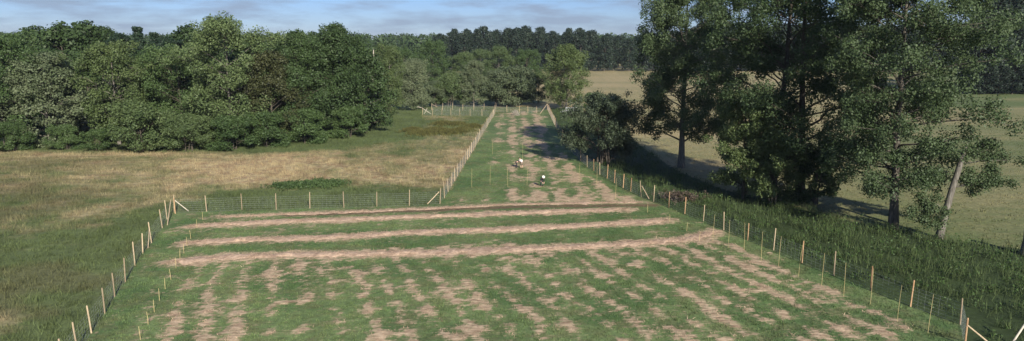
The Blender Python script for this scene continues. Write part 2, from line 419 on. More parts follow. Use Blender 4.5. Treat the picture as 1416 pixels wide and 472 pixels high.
# ------------------------------------------------------------------ ground sheet
def axis(lo, hi, step, out_lo, out_hi, grow=1.25):
    c = list(np.arange(lo, hi + 1e-6, step)); s = step; x = lo; left = []
    while x > out_lo: s *= grow; x -= s; left.append(x)
    s = step; x = hi; right = []
    while x < out_hi: s *= grow; x += s; right.append(x)
    return np.array(left[::-1] + c + right)
gx = axis(-34, 40, 0.36, -2600, 2600, 1.09)
gy1 = np.arange(26, 112, 0.36); gy2 = np.arange(112, 200, 0.9)
gy = np.concatenate([axis(26, 26.1, 0.36, -300, 26, 1.5)[:-1], gy1, gy2, axis(200, 200.1, 0.9, 200, 2600, 1.12)[2:]])
gy = np.unique(np.round(gy, 3))
X, Y = np.meshgrid(gx, gy); xs, ys = X.ravel(), Y.ravel()
cols, g_field, g_corr, g_scrub, g_hay, g_track, g_tan, g_right = ground_cols(xs, ys)
zs = hgt(xs, ys) + 0.07 * g_hay * g_field
nx, ny = len(gx), len(gy)
ii = (np.arange(ny - 1)[:, None] * nx + np.arange(nx - 1)[None]).ravel()
gme = np_mesh('ground', np.stack([xs, ys, zs], 1), np.stack([ii, ii + 1, ii + nx + 1, ii + nx], 1), 4, M['ground'], smooth=True, point_cols=cols)
_ha = gme.attributes.new('hay', 'FLOAT', 'POINT'); _ha.data.foreach_set('value', (g_hay * g_field * (1 - g_track)).astype(np.float32))
tag(link('ground', gme), kind='structure')

# ------------------------------------------------------------------ grass, hay litter and rank herbs
def tuft_mesh(name, P, hgts, width, spread, lean, nb, colr, material, droop=0.0):
    """one mesh of blades: nb triangles round every point of P"""
    n = len(P); N = n * nb
    pi = np.repeat(np.arange(n), nb)
    a = rng.uniform(0, 2 * np.pi, N); r = spread * np.sqrt(rng.uniform(0, 1, N)) * np.repeat(np.clip(hgts / hgts.mean(), 0.6, 1.6), nb)
    base = P[pi].copy(); base[:, 0] += r * np.cos(a); base[:, 1] += r * np.sin(a)
    hh = hgts[pi] * rng.uniform(0.55, 1.1, N)
    la = rng.uniform(0, 2 * np.pi, N); ln = hh * np.abs(rng.normal(0, lean, N))
    tip = base + np.stack([ln * np.cos(la), ln * np.sin(la), hh], 1)
    wa = rng.uniform(0, np.pi, N); w = width * rng.uniform(0.6, 1.3, N)
    off = np.stack([w * np.cos(wa), w * np.sin(wa), np.zeros(N)], 1)
    base[:, 2] -= 0.02
    V = np.stack([base - off, base + off, tip], 1).reshape(-1, 3)
    cc = colr[pi] * rng.uniform(0.7, 1.3, (N, 1))
    return np_mesh(name, V, np.arange(3 * N).reshape(-1, 3), 3, material, {'col': cc})

def scatter(n, box, accept):
    x = rng.uniform(box[0], box[1], n); y = rng.uniform(box[2], box[3], n)
    u, v = pix(x, y)
    k = (u > -60) & (u < 1480) & (v < 520)
    x, y = x[k], y[k]
    c, field, corr, scrub, hay, track, ta, right = ground_cols(x, y)
    m = accept(x, y, field, corr, scrub, hay, track, ta, right)
    return x[m], y[m], c[m], hay[m], ta[m]

# tall meadow grass on the left
x, y, c, h_, ta = scatter(62000, (-95, 8, 36, 190), lambda x, y, f, co, s, h, t, ta, r: ~f & ~r & ~s & (rng.uniform(0, 1, len(x)) < np.clip(75 / y, 0.25, 1)))
P = np.stack([x, y, hgt(x, y)], 1)
hh = (0.10 + 0.75 * fbm(x * 0.45, y * 0.45, 81) ** 1.3) * (1 + 0.0 * ta)
tag(link('meadow_grass', tuft_mesh('meadow_grass', P, hh * 1.05, 0.022, 0.45, 0.8, 9, c * 1.1, M['grass'])),
    'tall tan and green grass of the left meadow outside the fence', 'grass', kind='stuff')
# mown grass inside the fence
x, y, c, h_, ta = scatter(70000, (-34, 40, 34, 125), lambda x, y, f, co, s, h, t, ta, r: f & (h < 0.55) & (t < 0.4) & (rng.uniform(0, 1, len(x)) < np.clip(60 / y, 0.3, 1)))
P = np.stack([x, y, hgt(x, y)], 1)
tag(link('mown_grass', tuft_mesh('mown_grass', P, 0.07 + 0.11 * fbm(x * 0.6, y * 0.6, 82), 0.03, 0.30, 0.5, 6, c * 1.1, M['grass'])),
    'short green mown grass inside the fenced field', 'grass', kind='stuff')
# loose hay lying in patches
x, y, c, h_, ta = scatter(70000, (-34, 40, 34, 170), lambda x, y, f, co, s, h, t, ta, r: f & (h > 0.6) & (rng.uniform(0, 1, len(x)) < np.clip(65 / y, 0.25, 1)))
P = np.stack([x, y, hgt(x, y) + 0.05 * h_], 1)
hc = mixc(HAY, HAY2, rng.uniform(0, 1, len(x))) * rng.uniform(0.8, 1.15, (len(x), 1))
tag(link('loose_hay', tuft_mesh('loose_hay', P, 0.05 + 0.10 * rng.uniform(0, 1, len(x)), 0.022, 0.30, 2.0, 6, hc, M['hay'])),
    'loose straw coloured hay lying in patches over the mown field', 'hay', kind='stuff')
# right meadow grass
x, y, c, h_, ta = scatter(30000, (15, 130, 55, 260), lambda x, y, f, co, s, h, t, ta, r: r & ~s & (rng.uniform(0, 1, len(x)) < np.clip(90 / y, 0.25, 1)))
P = np.stack([x, y, hgt(x, y)], 1)
tag(link('pasture_grass', tuft_mesh('pasture_grass', P, 0.12 + 0.16 * fbm(x * 0.3, y * 0.3, 83), 0.04, 0.45, 0.6, 5, c * 1.05, M['grass'])),
    'dry grazed grass of the pasture behind the right tree row', 'grass', kind='stuff')

def leaf_cloud(C, RAD, nl, size, flat=0.75, shell=0.5, up=0.25):
    """leaf quads in clumps; C centres (n,3), RAD radii (n,)"""
    n = len(C); N = int(np.sum(nl)) if hasattr(nl, '__len__') else n * nl
    idx = np.repeat(np.arange(n), nl)
    d = rng.normal(size=(N, 3)); d /= np.linalg.norm(d, axis=1, keepdims=True)
    rr = (shell + (1 - shell) * rng.uniform(0, 1, N)) ** 0.7 * RAD[idx] * (0.75 + 0.5 * rng.uniform(0, 1, N))
    p = C[idx] + d * rr[:, None] * np.array((1, 1, flat))
    nr = 0.75 * d + rng.normal(size=(N, 3)) * 0.55 + np.array((0, 0, up)); nr /= np.linalg.norm(nr, axis=1, keepdims=True)
    t = np.cross(nr, rng.normal(size=(N, 3))); t /= np.linalg.norm(t, axis=1, keepdims=True) + 1e-9
    b = np.cross(nr, t); s = size * rng.uniform(0.55, 1.25, N)[:, None]
    V = np.stack([p - t * s * 0.5, p + b * s * 0.36, p + t * s * 0.6, p - b * s * 0.36], 1).reshape(-1, 3)
    v = np.clip(rng.normal(0.45, 0.25, N) + rng.normal(0, 0.14, n)[idx], 0, 1)
    return V, v

# rank herbs (nettles, bramble) between the right fence and the tree row
x, y, c, h_, ta = scatter(15000, (-2, 64, 30, 190), lambda x, y, f, co, s, h, t, ta, r: s & (rng.uniform(0, 1, len(x)) < np.clip(70 / y, 0.3, 1)))
dr = polydist(x, y, RIGHTF); k = dr > 0.9
x, y, c, dr = x[k], y[k], c[k], dr[k]
hh = (0.25 + 0.95 * fbm(x * 0.25, y * 0.25, 84)) * (0.35 + 0.65 * sstep(1.0, 5.0, dr))
P = np.stack([x, y, hgt(x, y) + hh * 0.45], 1)
P = P[::2]; hl = hh[::2]
V, v = leaf_cloud(P, 0.22 + 0.45 * hl, 13, 0.18, flat=1.0, shell=0.3)
tag(link('rank_herbs', np_mesh('rank_herbs', V, np.arange(len(V)).reshape(-1, 4), 4, LEAF['herb'], {'v': v})),
    'dark green nettles and brambles between right fence and tree row', 'undergrowth', kind='stuff')
P2 = np.stack([x, y, hgt(x, y)], 1)
gc = np.tile(np.array((0.076, 0.106, 0.040)), (len(P2), 1)) * rng.uniform(0.7, 1.4, (len(P2), 1)) * (0.7 + 0.7 * fbm(x * 0.15, y * 0.15, 85))[:, None]
tag(link('reed_grass', tuft_mesh('reed_grass', P2, hh * 1.1 + 0.15, 0.022, 0.6, 0.5, 10, gc, M['grass'])),
    'upright coarse grass growing among the nettles by right fence', 'grass', kind='stuff')

# ------------------------------------------------------------------ hay swaths across the field
sw_labels = ['nearest long hay swath lying straight across the mown field', 'second hay swath from the front lying across the field',
             'third hay swath from the front, just before the brown track', 'thin farthest hay swath along the brown track by the cross fence']
for si, (pl, lab) in enumerate(zip(SW, sw_labels)):
    pl = np.array(pl); seg = np.r_[0, np.cumsum(np.hypot(*np.diff(pl, axis=0).T))]
    L = seg[-1]; ts = np.arange(0, L, 0.2)
    cx, cy = np.interp(ts, seg, pl[:, 0]), np.interp(ts, seg, pl[:, 1])
    cy = cy + 0.5 * (fbm(ts * 0.22, ts * 0 + si, 91) - 0.5) + 0.35 * (fbm(ts * 0.9, ts * 0 + si, 92) - 0.5)
    W = (0.72 if si < 3 else 0.45) * (0.35 + 1.25 * fbm(ts * 0.7, ts * 0 + 3 * si, 93)) * sstep(0, 1.5, ts) * sstep(L, L - 1.5, ts)
    H = (0.13 if si < 3 else 0.08) * (0.3 + 1.5 * fbm(ts * 1.1, ts * 0 + 5 * si, 94))
    q = np.linspace(-1, 1, 13)
    TT, QQ = np.meshgrid(np.arange(len(ts)), q, indexing='ij')
    edge = W[TT] * (1 + 1.3 * (fbm(ts[TT] * 1.8, np.sign(QQ) * 3 + si, 95) - 0.5))
    vx = cx[TT] + 0 * QQ; vy = cy[TT] + QQ * edge
    vz = hgt(vx, vy) + H[TT] * (1 - np.abs(QQ) ** 1.7) * (0.6 + 0.8 * fbm(vx * 3.5, vy * 3.5, 96, 3)) * np.minimum(1, W[TT] * 2) - 0.03 * (np.abs(QQ) > 0.95) + 0.035
    nn = fbm(vx * 2.5, vy * 2.5, 97, 3)
    pc = mixc(HAY, HAY2, sstep(0.3, 0.65, nn)).reshape(-1, 3)
    jj = (np.arange(len(ts) - 1)[:, None] * 13 + np.arange(12)[None]).ravel()
    me = np_mesh('hay_swath', np.stack([vx, vy, vz], -1).reshape(-1, 3), np.stack([jj, jj + 13, jj + 14, jj + 1], 1), 4, M['hay'], smooth=True, point_cols=pc)
    root = tag(link('hay_swath', me), lab, 'hay swath', 'hay swaths across the field')
    ns = 1500; k = rng.integers(0, len(ts), ns); qq = np.clip(rng.normal(0, 0.62, ns), -1.5, 1.5)
    sx = cx[k]; sy = cy[k] + qq * W[k]
    sz = hgt(sx, sy) + H[k] * np.clip(1 - np.abs(qq) ** 1.7, 0, 1) * 0.9 + 0.02
    hc = mixc(HAY * 0.9, HAY2 * 1.05, rng.uniform(0, 1, ns))
    o = link('straw', tuft_mesh('straw', np.stack([sx, sy, sz], 1), 0.05 + 0.06 * rng.uniform(0, 1, ns), 0.02, 0.28, 3.0, 6, hc, M['hay']), root)
    o['kind'] = 'stuff'

# ------------------------------------------------------------------ fences
def post_mesh(name, h, r, m, seed):
    rr = random.Random(seed); b = MB()
    bend = rr.uniform(-0.03, 0.03); b2 = rr.uniform(-0.02, 0.02)
    b.tube([(0, 0, -0.35), (bend * 0.3, b2 * 0.3, h * 0.3), (bend, b2, h * 0.7), (bend * 1.4, b2, h - 0.05), (bend * 1.4, b2, h)], [r * 1.05, r, r * 0.97, r * 0.93, r * 0.55], 8)
    return b.mesh(name, m)
POSTS = [post_mesh('post', 1.80 + 0.05 * i, 0.050, M['post'], i) for i in range(4)]
POSTR = [post_mesh('post_red', 1.75 + 0.05 * i, 0.054, M['post_red'], i + 9) for i in range(3)]

def wire_mesh(P3, h, nh, vstep, r):
    """netting strung along the posts: horizontal strands, thin uprights"""
    b = MB()
    for (a, c) in zip(P3[:-1], P3[1:]):
        a, c = Vector(a), Vector(c)
        L = (c - a).length
        for k in range(nh):
            z = 0.06 + (h - 0.12) * k / (nh - 1)
            sag = Vector((0, 0, -0.015))
            b.tube([a + Vector((0, 0, z)), (a + c) / 2 + Vector((0, 0, z)) + sag, c + Vector((0, 0, z))], r, 3, False)
        n = max(1, int(L / vstep))
        for k in range(1, n):
            p = a + (c - a) * (k / n)
            b.tube([p + Vector((0, 0, 0.05)), p + Vector((0, 0, h - 0.07))], r * 0.8, 3, False)
    return b

def resample(pl, step):
    pl = np.array(pl); seg = np.r_[0, np.cumsum(np.hypot(*np.diff(pl, axis=0).T))]
    n = max(1, round(seg[-1] / step)); t = np.linspace(0, seg[-1], n + 1)
    return list(zip(np.interp(t, seg, pl[:, 0]), np.interp(t, seg, pl[:, 1])))

fence_rng = random.Random(3)
def fence(pts, label, hwire=1.5, red=None, nh=7, vstep=0.45, r=0.0032, skip_first=False, group='wire fences round the field'):
    P3 = [(x, y, hz(x, y)) for x, y in pts]
    o0 = P3[0]
    root = tag(link('wire_fence', None, loc=o0), label, 'fence', group)
    loc = [tuple(Vector(p) - Vector(o0)) for p in P3]
    for i, p in enumerate(loc):
        if skip_first and i == 0: continue
        u, v = pix(np.array([P3[i][0]]), np.array([P3[i][1]]))
        isred = red is not None and fence_rng.random() < red
        me = fence_rng.choice(POSTR if isred else POSTS)
        link('post', me, root, p, (fence_rng.uniform(-0.05, 0.05), fence_rng.uniform(-0.05, 0.05), fence_rng.uniform(0, 6.28)), (1, 1, fence_rng.uniform(0.94, 1.06)))
    link('wire_netting', wire_mesh(loc, hwire, nh, vstep, r).mesh('wire_netting', M['wire']), root)
    return root, o0

def brace(root, o0, top, foot, m='rail', r=0.05):
    t = Vector(top) - Vector(o0); f = Vector(foot) - Vector(o0)
    link('brace', MB().tube([f, (t + f) / 2 + Vector((0.01, 0, 0)), t], [r, r, r * 0.9], 7).mesh('brace', M[m]), root)

fa, oa = fence(FL, 'wire fence with pale posts running up the left side of the field')
p = gp(241, 294.5); q = gp(257, 292.5)
brace(fa, oa, (p[0] + 0.1, p[1], 1.45), (q[0] + 0.3, q[1], 0.03))
p2 = gp(226, 313); brace(fa, oa, (p[0] - 0.1, p[1] - 0.3, 1.5), (p2[0] + 0.2, p2[1] + 0.4, 0.03), 'post')
p3 = gp(204.7, 343.5); p4 = gp(209.5, 336); brace(fa, oa, (p4[0] - 0.1, p4[1], 1.2), (p3[0], p3[1], 0.03), 'post', 0.04)
p5 = gp(245.5, 294); link('post', POSTR[0], fa, Vector((p5[0], p5[1] - 0.5, 0)) - Vector(oa))
fb, ob = fence(TRW, 'wire fence across the middle with braced post at its right end', skip_first=True)
p = gp(608.3, 281.8); q = gp(591, 282.6); brace(fb, ob, (p[0] - 0.05, p[1], 1.4), (q[0], q[1], 0.03), 'post')
fc, oc = fence(resample(CL, 3.4), 'dense row of pale posts climbing the left side of the narrow strip', skip_first=True, r=0.006)
cr_w = [tuple(gp(*p)[:2]) for p in cr_px]
fd, od = fence(resample(cr_w[:3], 3.2)[:-1] + cr_w[2:], 'wire fence with reddish posts down the right side of the narrow strip', red=0.45, r=0.006)
p = gp(886.4, 272); q = gp(897.5, 275.5); brace(fd, od, (p[0] + 0.05, p[1], 1.3), (q[0], q[1], 0.03), 'post')
p = gp(757, 152); q = gp(747, 157.3); brace(fd, od, (p[0] - 0.1, p[1], 1.6), (q[0], q[1], 0.03), 'post', 0.08)
fe, oe = fence([tuple(gp(*p)[:2]) for p in fr_px], 'wire fence with brown topped posts down the right of the wide field', red=0.6, skip_first=True)
p = gp(1334, 479); brace(fe, oe, (p[0], p[1], 1.35), (p[0] + 1.5, p[1] - 0.8, 0.05), 'post')
q = gp(1398, 478); tag(link('wooden_pole', MB().tube([(0, 0, 0.03), (0.5, 0.25, 0.55), (1.2, 0.6, 1.25)], 0.055, 8).mesh('wooden_pole', M['rail']), loc=tuple(q)), 'pale slanting pole at the bottom right corner outside the fence', 'pole')
ff, of_ = fence([tuple(gp(*p)[:2]) for p in ((597, 153), (612, 153), (625.5, 152.5), (640, 153), (655, 153), (669, 153.3), (684.6, 155), (701, 155.5), (718, 156), (730, 156.5), (742, 156), (757, 152))],
              'farthest wire fence below the far trees closing the strip', r=0.008)
fg, og = fence([tuple(gp(*p)[:2]) for p in ((584.5, 159.5), (598, 160), (611, 160), (623.5, 160), (636, 159.8), (650, 160.5), (666.5, 161), (682, 162.5))],
              'short wire fence just before the farthest one left of the strip', r=0.008)
p = gp(588, 158.5)
brace(fg, og, (p[0] - 0.6, p[1] - 0.2, 1.6), (p[0] + 1.6, p[1], 0.05), 'rail', 0.055)
brace(fg, og, (p[0] + 0.6, p[1] - 0.2, 1.7), (p[0] - 0.3, p[1], 0.05), 'rail', 0.055)
brace(fg, og, (p[0] - 1.0, p[1] + 1.8, 1.5), (p[0] - 2.2, p[1] + 1.8, 1.85), 'rail', 0.055)
p = gp(597, 153); brace(ff, of_, (p[0] + 0.2, p[1], 1.6), (p[0] + 1.6, p[1] - 0.3, 1.0), 'post', 0.08)

# ------------------------------------------------------------------ marker canes and stakes
def cane_mesh(h, r, seed):
    rr = random.Random(seed); b = rr.uniform(-0.05, 0.05)
    return MB().tube([(0, 0, -0.2), (b * 0.3, 0, h * 0.35), (b, b * 0.4, h * 0.7), (b * 1.8, b, h)], [r, r * 0.95, r * 0.85, r * 0.7], 6).mesh('cane', M['cane'])
CANES = [cane_mesh(2.6, 0.013, i) for i in range(3)]
STAKES = [cane_mesh(0.9, 0.018, i + 5) for i in range(3)]
ordn = ['first', 'second', 'third', 'fourth', 'fifth', 'sixth', 'seventh', 'eighth', 'ninth', 'tenth', 'eleventh', 'twelfth', 'thirteenth', 'fourteenth']
def ordw(i):
    if i < 14: return ordn[i]
    i += 1
    if i < 20: return ['fifteenth', 'sixteenth', 'seventeenth', 'eighteenth', 'nineteenth'][i - 15]
    t = ['twent', 'thirt', 'fort', 'fift'][i // 10 - 2]
    return t + 'ieth' if i % 10 == 0 else t + 'y-' + ordn[i % 10 - 1]
def sticks(pts, meshes, name, fmt, cat, group):
    for i, (u, v) in enumerate(pts):
        p = gp(u, v)
        tag(link(name, meshes[i % 3], loc=(p[0], p[1], hz(p[0], p[1])), rot=(random.uniform(-.03, .03), random.uniform(-.04, .04), random.uniform(0, 6))), fmt % ordn[i], cat, group)
sticks([(1283, 461), (1240.5, 446), (1203.5, 421), (1166.5, 411), (1136, 396), (1104, 383), (1076.5, 369), (1052.5, 362), (1028.8, 347), (1007, 343.5), (985.4, 335)],
       CANES, 'bamboo_cane', 'tall thin bamboo cane, %s from the front along the right fence', 'cane', 'canes along the right fence')
sticks([(194.5, 471), (205, 450), (213.5, 432), (220.5, 416), (228.5, 400), (236.5, 387), (243.5, 371), (249, 358.5), (254.5, 351), (259, 341), (264, 331), (272.5, 316), (280.5, 304.5)],
       STAKES, 'marker_stake', 'short thin stake, %s from the front in the row inside the left fence', 'stake', 'short stakes at the left ends of the swaths')
sticks([(652.4, 260), (677.6, 256), (702.2, 259), (728.7, 257), (800.6, 252), (825, 257), (851, 276)],
       CANES, 'bamboo_cane', 'tall thin cane, %s from left in the row across the narrow strip', 'cane', 'canes across the narrow strip')
sticks([(681, 214), (722.6, 220)], CANES, 'bamboo_cane', 'tall thin cane, %s from left in the row behind the workers', 'cane', 'canes behind the workers')
sticks([(895.5, 294), (926, 308), (949.5, 320), (967, 334)], STAKES, 'marker_stake', 'short stake, %s from the back at the right ends of the swaths', 'stake', 'short stakes at the right ends of the swaths')

# ------------------------------------------------------------------ trees
def tube_arrays(pts, rad, n):
    pts = np.asarray(pts, float); m = len(pts)
    d = np.gradient(pts, axis=0); d /= np.linalg.norm(d, axis=1, keepdims=True) + 1e-9
    ref = np.where(np.abs(d[:, 2:3]) > 0.8, np.array([[1, 0.1, 0]]), np.array([[0, 0.1, 1.0]]))
    a = np.cross(d, ref); a /= np.linalg.norm(a, axis=1, keepdims=True); b = np.cross(d, a)
    t = np.linspace(0, 2 * np.pi, n, endpoint=False)
    V = pts[:, None] + (a[:, None] * np.cos(t)[None, :, None] + b[:, None] * np.sin(t)[None, :, None]) * np.asarray(rad)[:, None, None]
    F = []
    for i in range(m - 1):
        for k in range(n):
            F.append((i * n + k, i * n + (k + 1) % n, (i + 1) * n + (k + 1) % n, (i + 1) * n + k))
    return V.reshape(-1, 3), np.array(F)

ENV = {
    'round': lambda t: np.sqrt(np.clip(1 - (2 * t - 0.9) ** 2 / 1.21, 0.02, 1)),
    'dome': lambda t: np.sqrt(np.clip(1 - t ** 2.2, 0.02, 1)) * (0.82 + 0.18 * np.sin(np.pi * np.clip(t * 1.3, 0, 1))),
    'poplar': lambda t: np.clip(0.55 + 0.55 * np.sin(np.pi * np.clip(t * 0.9 + 0.08, 0, 1)), 0, 1) * np.sqrt(np.clip(1.03 - t ** 3, 0.05, 1)),
    'cone': lambda t: np.clip(1.02 - t, 0.04, 1) ** 0.85,
    'column': lambda t: np.sqrt(np.clip(1 - (2 * t - 1) ** 4, 0.03, 1)) * (0.9 - 0.25 * t),
}

def make_tree(seed, h, rad, base, env, n_limb, sub, nleaf, lsize, clump, leaf, bark='bark', trunk_r=None, lean=(0, 0), flat=0.95, up=(0.3, 0.9), wob=0.25, shell=0.5, stems=1, jitter=0.35):
    """returns (trunk mesh, crown mesh) of one tree standing at the origin"""
    global rng
    keep = rng; rng = np.random.default_rng(seed); g = rng
    tr = trunk_r or h * 0.017
    TV, TF, off = [], [], 0
    C, Rd = [], []
    def add(p, r, n):
        nonlocal off
        v, f = tube_arrays(p, r, n); TV.append(v); TF.append(f + off); off += len(v)
    for st in range(stems):
        so = np.array((0, 0.0)) if stems == 1 else g.normal(0, 0.12 * rad, 2)
        ln = np.array(lean) + (0 if stems == 1 else 1) * g.normal(0, 0.12 * rad, 2)
        tz = np.linspace(-0.3, h * 0.96, 12); k = np.clip(tz / h, 0, 1)
        tx = so[0] + ln[0] * k + wob * np.cumsum(g.normal(0, 0.35, 12)) * k; ty = so[1] + ln[1] * k + wob * np.cumsum(g.normal(0, 0.35, 12)) * k
        tp = np.stack([tx, ty, tz], 1); trd = tr * (1 - 0.88 * k ** 0.85) + 0.015; trd[0] = tr * 1.35; trd[1] *= 1.08
        add(tp, trd, 9)
        for i in range(n_limb // stems):
            t = (i + g.uniform(0, 1)) / (n_limb // stems)
            z0 = h * (base + (0.97 - base) * t)
            p0 = np.array([np.interp(z0, tz, tx), np.interp(z0, tz, ty), z0])
            az = i * 2.399 + g.uniform(-0.6, 0.6)
            L = rad * float(ENV[env](np.array(t))) * g.uniform(1 - jitter, 1.08)
            rise = (up[0] + (up[1] - up[0]) * t) * L * g.uniform(0.6, 1.3)
            if t > 0.9: L *= 0.7
            e = p0 + np.array([L * math.cos(az), L * math.sin(az), 0])
            s = np.linspace(0, 1, 6)[:, None]
            zz = p0[2] + rise * np.sin(s[:, 0] * 1.35)
            lp = p0 + (e - p0) * s; lp[:, 2] = zz; lp[1:, :2] += g.normal(0, 0.05 * L, (5, 2))
            lr = max(0.03, np.interp(z0, tz, trd) * 0.34) * (1 - 0.85 * s[:, 0]) + 0.012
            add(lp, lr, 5)
            C.append(lp[-1]); Rd.append(clump * g.uniform(0.7, 1.2))
            for j in range(sub):
                q = g.uniform(0.22, 0.98); b0 = np.array([np.interp(q, s[:, 0], lp[:, a]) for a in range(3)])
                aa = az + g.choice([-1, 1]) * g.uniform(0.4, 1.3); l2 = L * g.uniform(0.18, 0.5) + 0.4
                e2 = b0 + np.array([l2 * math.cos(aa), l2 * math.sin(aa), l2 * g.uniform(-0.25, 0.7)])
                add(np.array([b0, (b0 + e2) / 2 + g.normal(0, 0.04 * l2, 3), e2]), [0.035, 0.022, 0.01], 4)
                C.append(e2); Rd.append(clump * g.uniform(0.55, 1.1))
        C.append(tp[-1]); Rd.append(clump * 0.8)
    C, Rd = np.array(C), np.array(Rd)
    C[:, 2] = np.maximum(C[:, 2], Rd * 0.6)
    nl = np.maximum(4, (nleaf * (Rd / Rd.mean()) ** 2 / len(C)).astype(int))
    V, v = leaf_cloud(C, Rd, nl, lsize, flat, shell)
    V[:, 2] = np.maximum(V[:, 2], 0.02)
    crown = np_mesh('crown', V, np.arange(len(V)).reshape(-1, 4), 4, LEAF[leaf], {'v': v})
    trunk = np_mesh('trunk', np.concatenate(TV), np.concatenate(TF), 4, M[bark], smooth=True)
    rng = keep
    return trunk, crown

def place(name, tc_, loc, label, group=None, rz=0.0, sc=1.0, cat='tree', sxy=None, low='trunk', hi='crown'):
    root = tag(link(name, None, loc=(loc[0], loc[1], hz(loc[0], loc[1])), rot=(0, 0, rz), scale=(sxy or sc, sxy or sc, sc)), label, cat, group)
    link(low, tc_[0], root); c = link(hi, tc_[1], root)
    return root

# --- tall trees of the row on the right
p = gp(942, 232)
place('poplar_tree', make_tree(101, 26.5, 7.8, 0.13, 'poplar', 52, 9, 105000, 0.235, 1.15, 'poplar', 'bark', 0.46, (-0.8, 0), jitter=0.5, shell=0.3), p, 'tall open poplar with bare lower trunk, leftmost of the right tree row', 'trees of the right row', 0.4)
p = gp(1092, 276)
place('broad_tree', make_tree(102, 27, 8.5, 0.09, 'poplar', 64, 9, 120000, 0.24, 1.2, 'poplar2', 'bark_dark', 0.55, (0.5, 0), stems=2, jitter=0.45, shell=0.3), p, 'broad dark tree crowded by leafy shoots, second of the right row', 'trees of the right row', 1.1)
p = gp(1235, 316)
place('poplar_tree', make_tree(103, 27, 7.4, 0.13, 'poplar', 62, 9, 115000, 0.215, 1.1, 'poplar', 'bark_mid', 0.42, (1.6, 0.3), jitter=0.55, up=(0.15, 0.8), shell=0.3), p, 'tall slim poplar with pale trunk standing before the right pasture', 'trees of the right row', 2.0)
# leafy shoots round the second tree
p = gp(1026, 276)
place('leafy_shrub', make_tree(104, 12.0, 3.9, 0.03, 'dome', 40, 6, 34000, 0.22, 0.8, 'olive', 'bark_dark', 0.12, stems=3), p, 'olive leafy thicket climbing at the left foot of the broad dark tree', 'thickets at the foot of the row', 0.3, cat='shrub')
p = gp(1068, 282)
place('leafy_shrub', make_tree(105, 8.0, 3.0, 0.03, 'dome', 30, 6, 22000, 0.22, 0.75, 'olive', 'bark_dark', 0.10, stems=3), p, 'yellowish low thicket hiding the trunk of the broad dark tree', 'thickets at the foot of the row', 0.9, cat='shrub')
p = gp(1128, 284)
place('leafy_shrub', make_tree(106, 5.5, 2.2, 0.03, 'dome', 18, 4, 8000, 0.28, 0.65, 'dark', 'bark_dark', 0.10, stems=3), p, 'small dark thicket at the right foot of the broad dark tree', 'thickets at the foot of the row', 1.9, cat='shrub')
# leaning broken trunk with shoots
p = gp(1298, 330); tpx = Vector((1.9, 0.6, 8.6))
root = tag(link('leaning_tree', None, loc=tuple(p)), 'leaning broken trunk with leafy side shoots before the right pasture', 'tree')
b = MB(); pts = [Vector((0, 0, -0.3)), Vector((0.15, 0.05, 0.8)), Vector((0.5, 0.2, 2.6)), Vector((0.95, 0.35, 4.8)), Vector((1.5, 0.5, 7.0)), tpx]
b.tube(pts, [0.42, 0.34, 0.30, 0.27, 0.24, 0.20], 9)
b.tube([tpx + Vector((0.05, 0, -0.1)), tpx + Vector((0.1, 0, 0.45))], [0.10, 0.02], 5); b.tube([tpx + Vector((-0.1, 0, -0.1)), tpx + Vector((-0.12, 0, 0.25))], [0.07, 0.02], 5)
ends = []
for (k, e) in ((3, (2.2, 0.2, 1.0)), (4, (3.2, 0.3, 1.6)), (4, (4.2, -0.2, 0.4)), (3, (3.4, 0.3, 0.2)), (2, (-1.6, 0.2, 0.9)), (2, (-2.0, -0.2, 0.0)), (1, (-1.2, 0.2, 0.8)), (4, (2.4, 0.2, 2.0)), (3, (4.4, 0.4, 0.8))):
    a = pts[k]; e = a + Vector(e); b.tube([a, (a + e) / 2 + Vector((0, 0, 0.15)), e], [0.06, 0.04, 0.015], 5)
    for j in range(6): ends.append(tuple(a + (e - a) * random.uniform(0.5, 1.1) + Vector((random.gauss(0, 0.5), random.gauss(0, 0.5), random.gauss(0, 0.45)))))
link('trunk', b.mesh('leaning_trunk', M['bark'], True), root)
V, v = leaf_cloud(np.array(ends), np.full(len(ends), 0.8), 230, 0.19, shell=0.1)
link('crown', np_mesh('crown', V, np.arange(len(V)).reshape(-1, 4), 4, LEAF['poplar'], {'v': v}), root)
# snapped stump at the right edge
p = gp(1418, 352)
tag(link('tree_stump', MB().tube([(0, 0, -0.3), (0, 0, 0.3), (0.05, 0, 1.4), (0.0, 0.03, 2.3), (0.08, 0.05, 2.5)], [0.55, 0.42, 0.36, 0.33, 0.10], 10).mesh('tree_stump', M['bark'], True), loc=tuple(p)),
    'snapped grey stump at the right edge before the pasture', 'stump')
# willow bush beside the strip
p = gp(834, 226)
place('willow_bush', make_tree(107, 9.4, 5.4, 0.02, 'dome', 60, 5, 42000, 0.24, 0.95, 'willow', 'bark_dark', 0.12, stems=6, up=(0.5, 0.9), shell=0.2), p, 'dense rounded willow bush beside the right fence of the narrow strip', None, 0.5, cat='bush')
